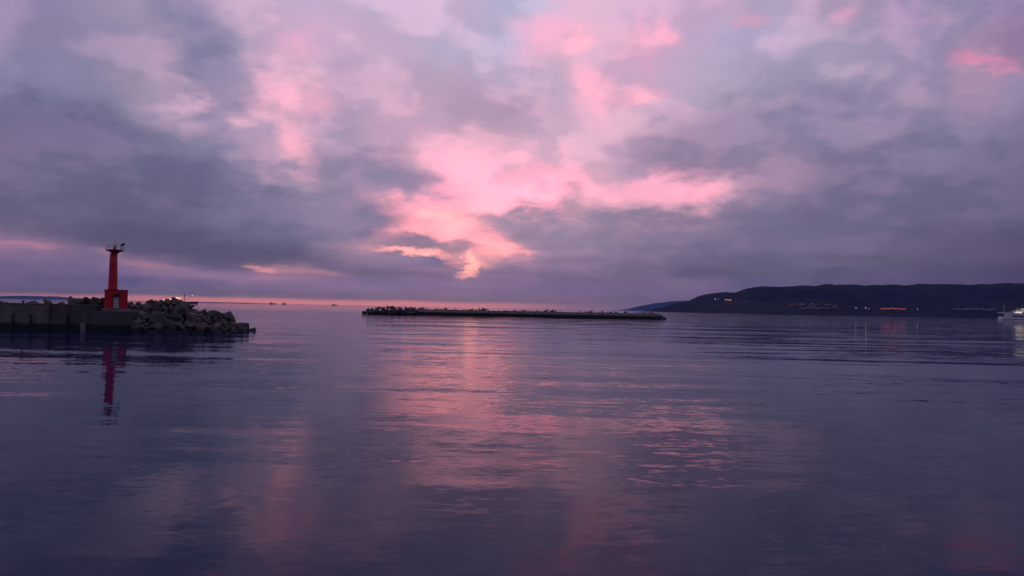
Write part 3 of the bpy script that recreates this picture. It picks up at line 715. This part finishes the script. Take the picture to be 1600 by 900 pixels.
MB().rod((at(1568.5, 480, YF).x - f0.x, 0, fz(478)), (34, 0, fz(486)), .12, n=4).build('stay', DARK, fe)
for k in range(22):
    MB().rod((2 + k * 1.5, -8.8, fz(488)), (2 + k * 1.5, -8.8, fz(488) + 1.1), .06, n=4).build('rail_post', HULLW, fe)
MB().rod((2, -8.8, fz(488) + 1.1), (33.5, -8.8, fz(488) + 1.1), .06, n=4).build('top_rail', HULLW, fe)
# tiny ships on the horizon
YT = 9000.0
for px, L, hgt, lab in ((425.5, 75, 24, 'tiny grey ship, broader of the left pair on the horizon'), (444, 45, 26, 'tiny grey ship, second from left on the horizon'), (467, 26, 9, 'smallest speck of a boat on the horizon'), (522.5, 62, 20, 'tiny grey ship on the horizon nearest the breakwater')):
    hy = 481.5 + (px - 800) * 0.0187
    p = at(px, hy, YT)
    sh = thing('distant_ship', lab, 'ship', (p.x, YT, 0), 0, 'ships on the far horizon')
    hull_mesh(L, L * .16, -1, hgt * .38).build('hull', HULLD, sh)
    MB().box(-L * .30, -L * .05, -L * .06, L * .06, hgt * .37, hgt * .78, .2).build('deckhouse', SHIPGREY, sh)
    MB().rod((-L * .15, 0, hgt * .78), (-L * .15, 0, hgt), .8, .5, 6).build('mast', SHIPGREY, sh)

# ------------------------------------------------------------------ settlement on the hills
hillo = [o for o in bpy.data.objects if o.name == 'hill_range'][0]
bpy.context.view_layer.update()
from mathutils.bvhtree import BVHTree
bvh = BVHTree.FromPolygons([v.co[:] for v in hillo.data.vertices], [p.vertices[:] for p in hillo.data.polygons])
def on_hill(px, py):
    d = ray(px, py).normalized(); h = bvh.ray_cast(Vector((0, 0, CAMH)), d)
    if h[0] is None: return None
    return h[0]
LM = {}
def lamp(px, py, kind, r, label, group):
    p = on_hill(px, py)
    if p is None: return
    key = (kind, r)
    if key not in LM:
        mb = MB().rod((0, 0, -8), (0, 0, 7), .3, n=5); nf = len(mb.f); mb.ball((0, 0, 7 + r), r, 8, 6)
        me = mb.mesh('shore_lamp', DARK); me.materials.append({'o': S_ORANGE, 'w': S_WHITE, 'y': S_WARM}[kind])
        for i, pl_ in enumerate(me.polygons): pl_.material_index = 0 if i < nf else 1
        LM[key] = me
    o = put('shore_lamp', LM[key], None, p); tag(o, label, 'street lamp', group)
rn = random.Random(4)
lamp(1117.5, 469.8, 'w', 2.4, 'brightest white lamp high on the wooded point of the hills', None)
lamp(1122, 470.2, 'w', 1.4, 'fainter white lamp just right of the bright one on the wooded point', None)
for k in range(5): lamp(1133.5 + k * 2.1, 470.8 + rn.uniform(-.3, .5) + .2 * k, 'y', 1.7, ['first', 'second', 'third', 'fourth', 'last'][k] + ' warm lamp from the left in the short row on the wooded point', 'warm lamps on the wooded point')
for k in range(20): lamp(1376 + k * 2.05 + rn.uniform(-.5, .5), 485 + rn.uniform(-.7, .7) + .02 * k, 'o', rn.choice((1.2, 1.6, 2.0)), 'orange lamp in the dense glowing row above the right shore', 'orange lamps above the right shore')
lamp(1337.5, 484, 'w', 1.7, 'left of the two white lamps left of the orange row', None)
lamp(1353, 484, 'w', 2.0, 'right and brighter of the two white lamps left of the orange row', None)
lamp(1358, 485.5, 'w', 1.1, 'faint white lamp between the bright white one and the orange row', None)
lamp(1433.5, 485.5, 'y', 1.5, 'single warm lamp just right of the orange row', None)
for k, (px, py) in enumerate(((1235, 478), (1238, 479.5), (1243, 477.5), (1249, 478))): lamp(px, py, 'o', 1.2, ['leftmost', 'second and lowest', 'third and highest', 'rightmost'][k] + ' dim orange lamp of four on the slope above mid shore', 'dim orange lamps above mid shore')
for px, py, lab in ((1150, 473, 'faint pale lamp right of the warm row on the wooded point'), (1163, 474, 'faint pale lamp second right of the warm row on the wooded point'),
                    (1268, 477, 'faint pale lamp over the left of the mid shore houses'), (1290, 478, 'faint pale lamp over the right of the mid shore houses'),
                    (1449, 482, 'faint pale lamp standing higher than the orange row to its left'), (1465, 485, 'faint pale lamp between the orange row and the town by the ferry'),
                    (1546, 484.8, 'faint pale lamp in the town close to the ferry stern')): lamp(px, py, 'w', 0.9, lab, 'faint scattered hillside lamps')
hm_ = MB().prism([(-1, 0), (1, 0), (1, .7), (-1, .7)], -1, 1).mesh('wall', HOUSE)
rf_ = MB().prism([(-1.08, .701), (1.08, .701), (0, 1.1)], -1.05, 1.05).mesh('roof', ROOF)
def house(px, py, w, h, label, group):
    p = on_hill(px, py)
    if p is None: return
    t_ = thing('house', label, 'house', (p.x, p.y, p.z - 4), rn.uniform(-.3, .3), group)
    put('wall', hm_, t_, None, None, (w / 2, w / 3, h)); put('roof', rf_, t_, None, None, (w / 2, w / 3, h))
for k in range(14): house(1494 + k * 4.6 + rn.uniform(-1, 1), 483.2 + rn.uniform(-.6, .6) + k * .08, rn.uniform(16, 34), rn.uniform(12, 18), 'pale building in the strip of town beside the ferry', 'buildings of the town by the ferry')
for k in range(16): house(1252 + rn.uniform(0, 60), 477 + rn.uniform(-1.5, 6), rn.uniform(14, 28), rn.uniform(10, 15), 'dim building scattered over the lower slope at mid shore', 'houses on the mid shore slope')
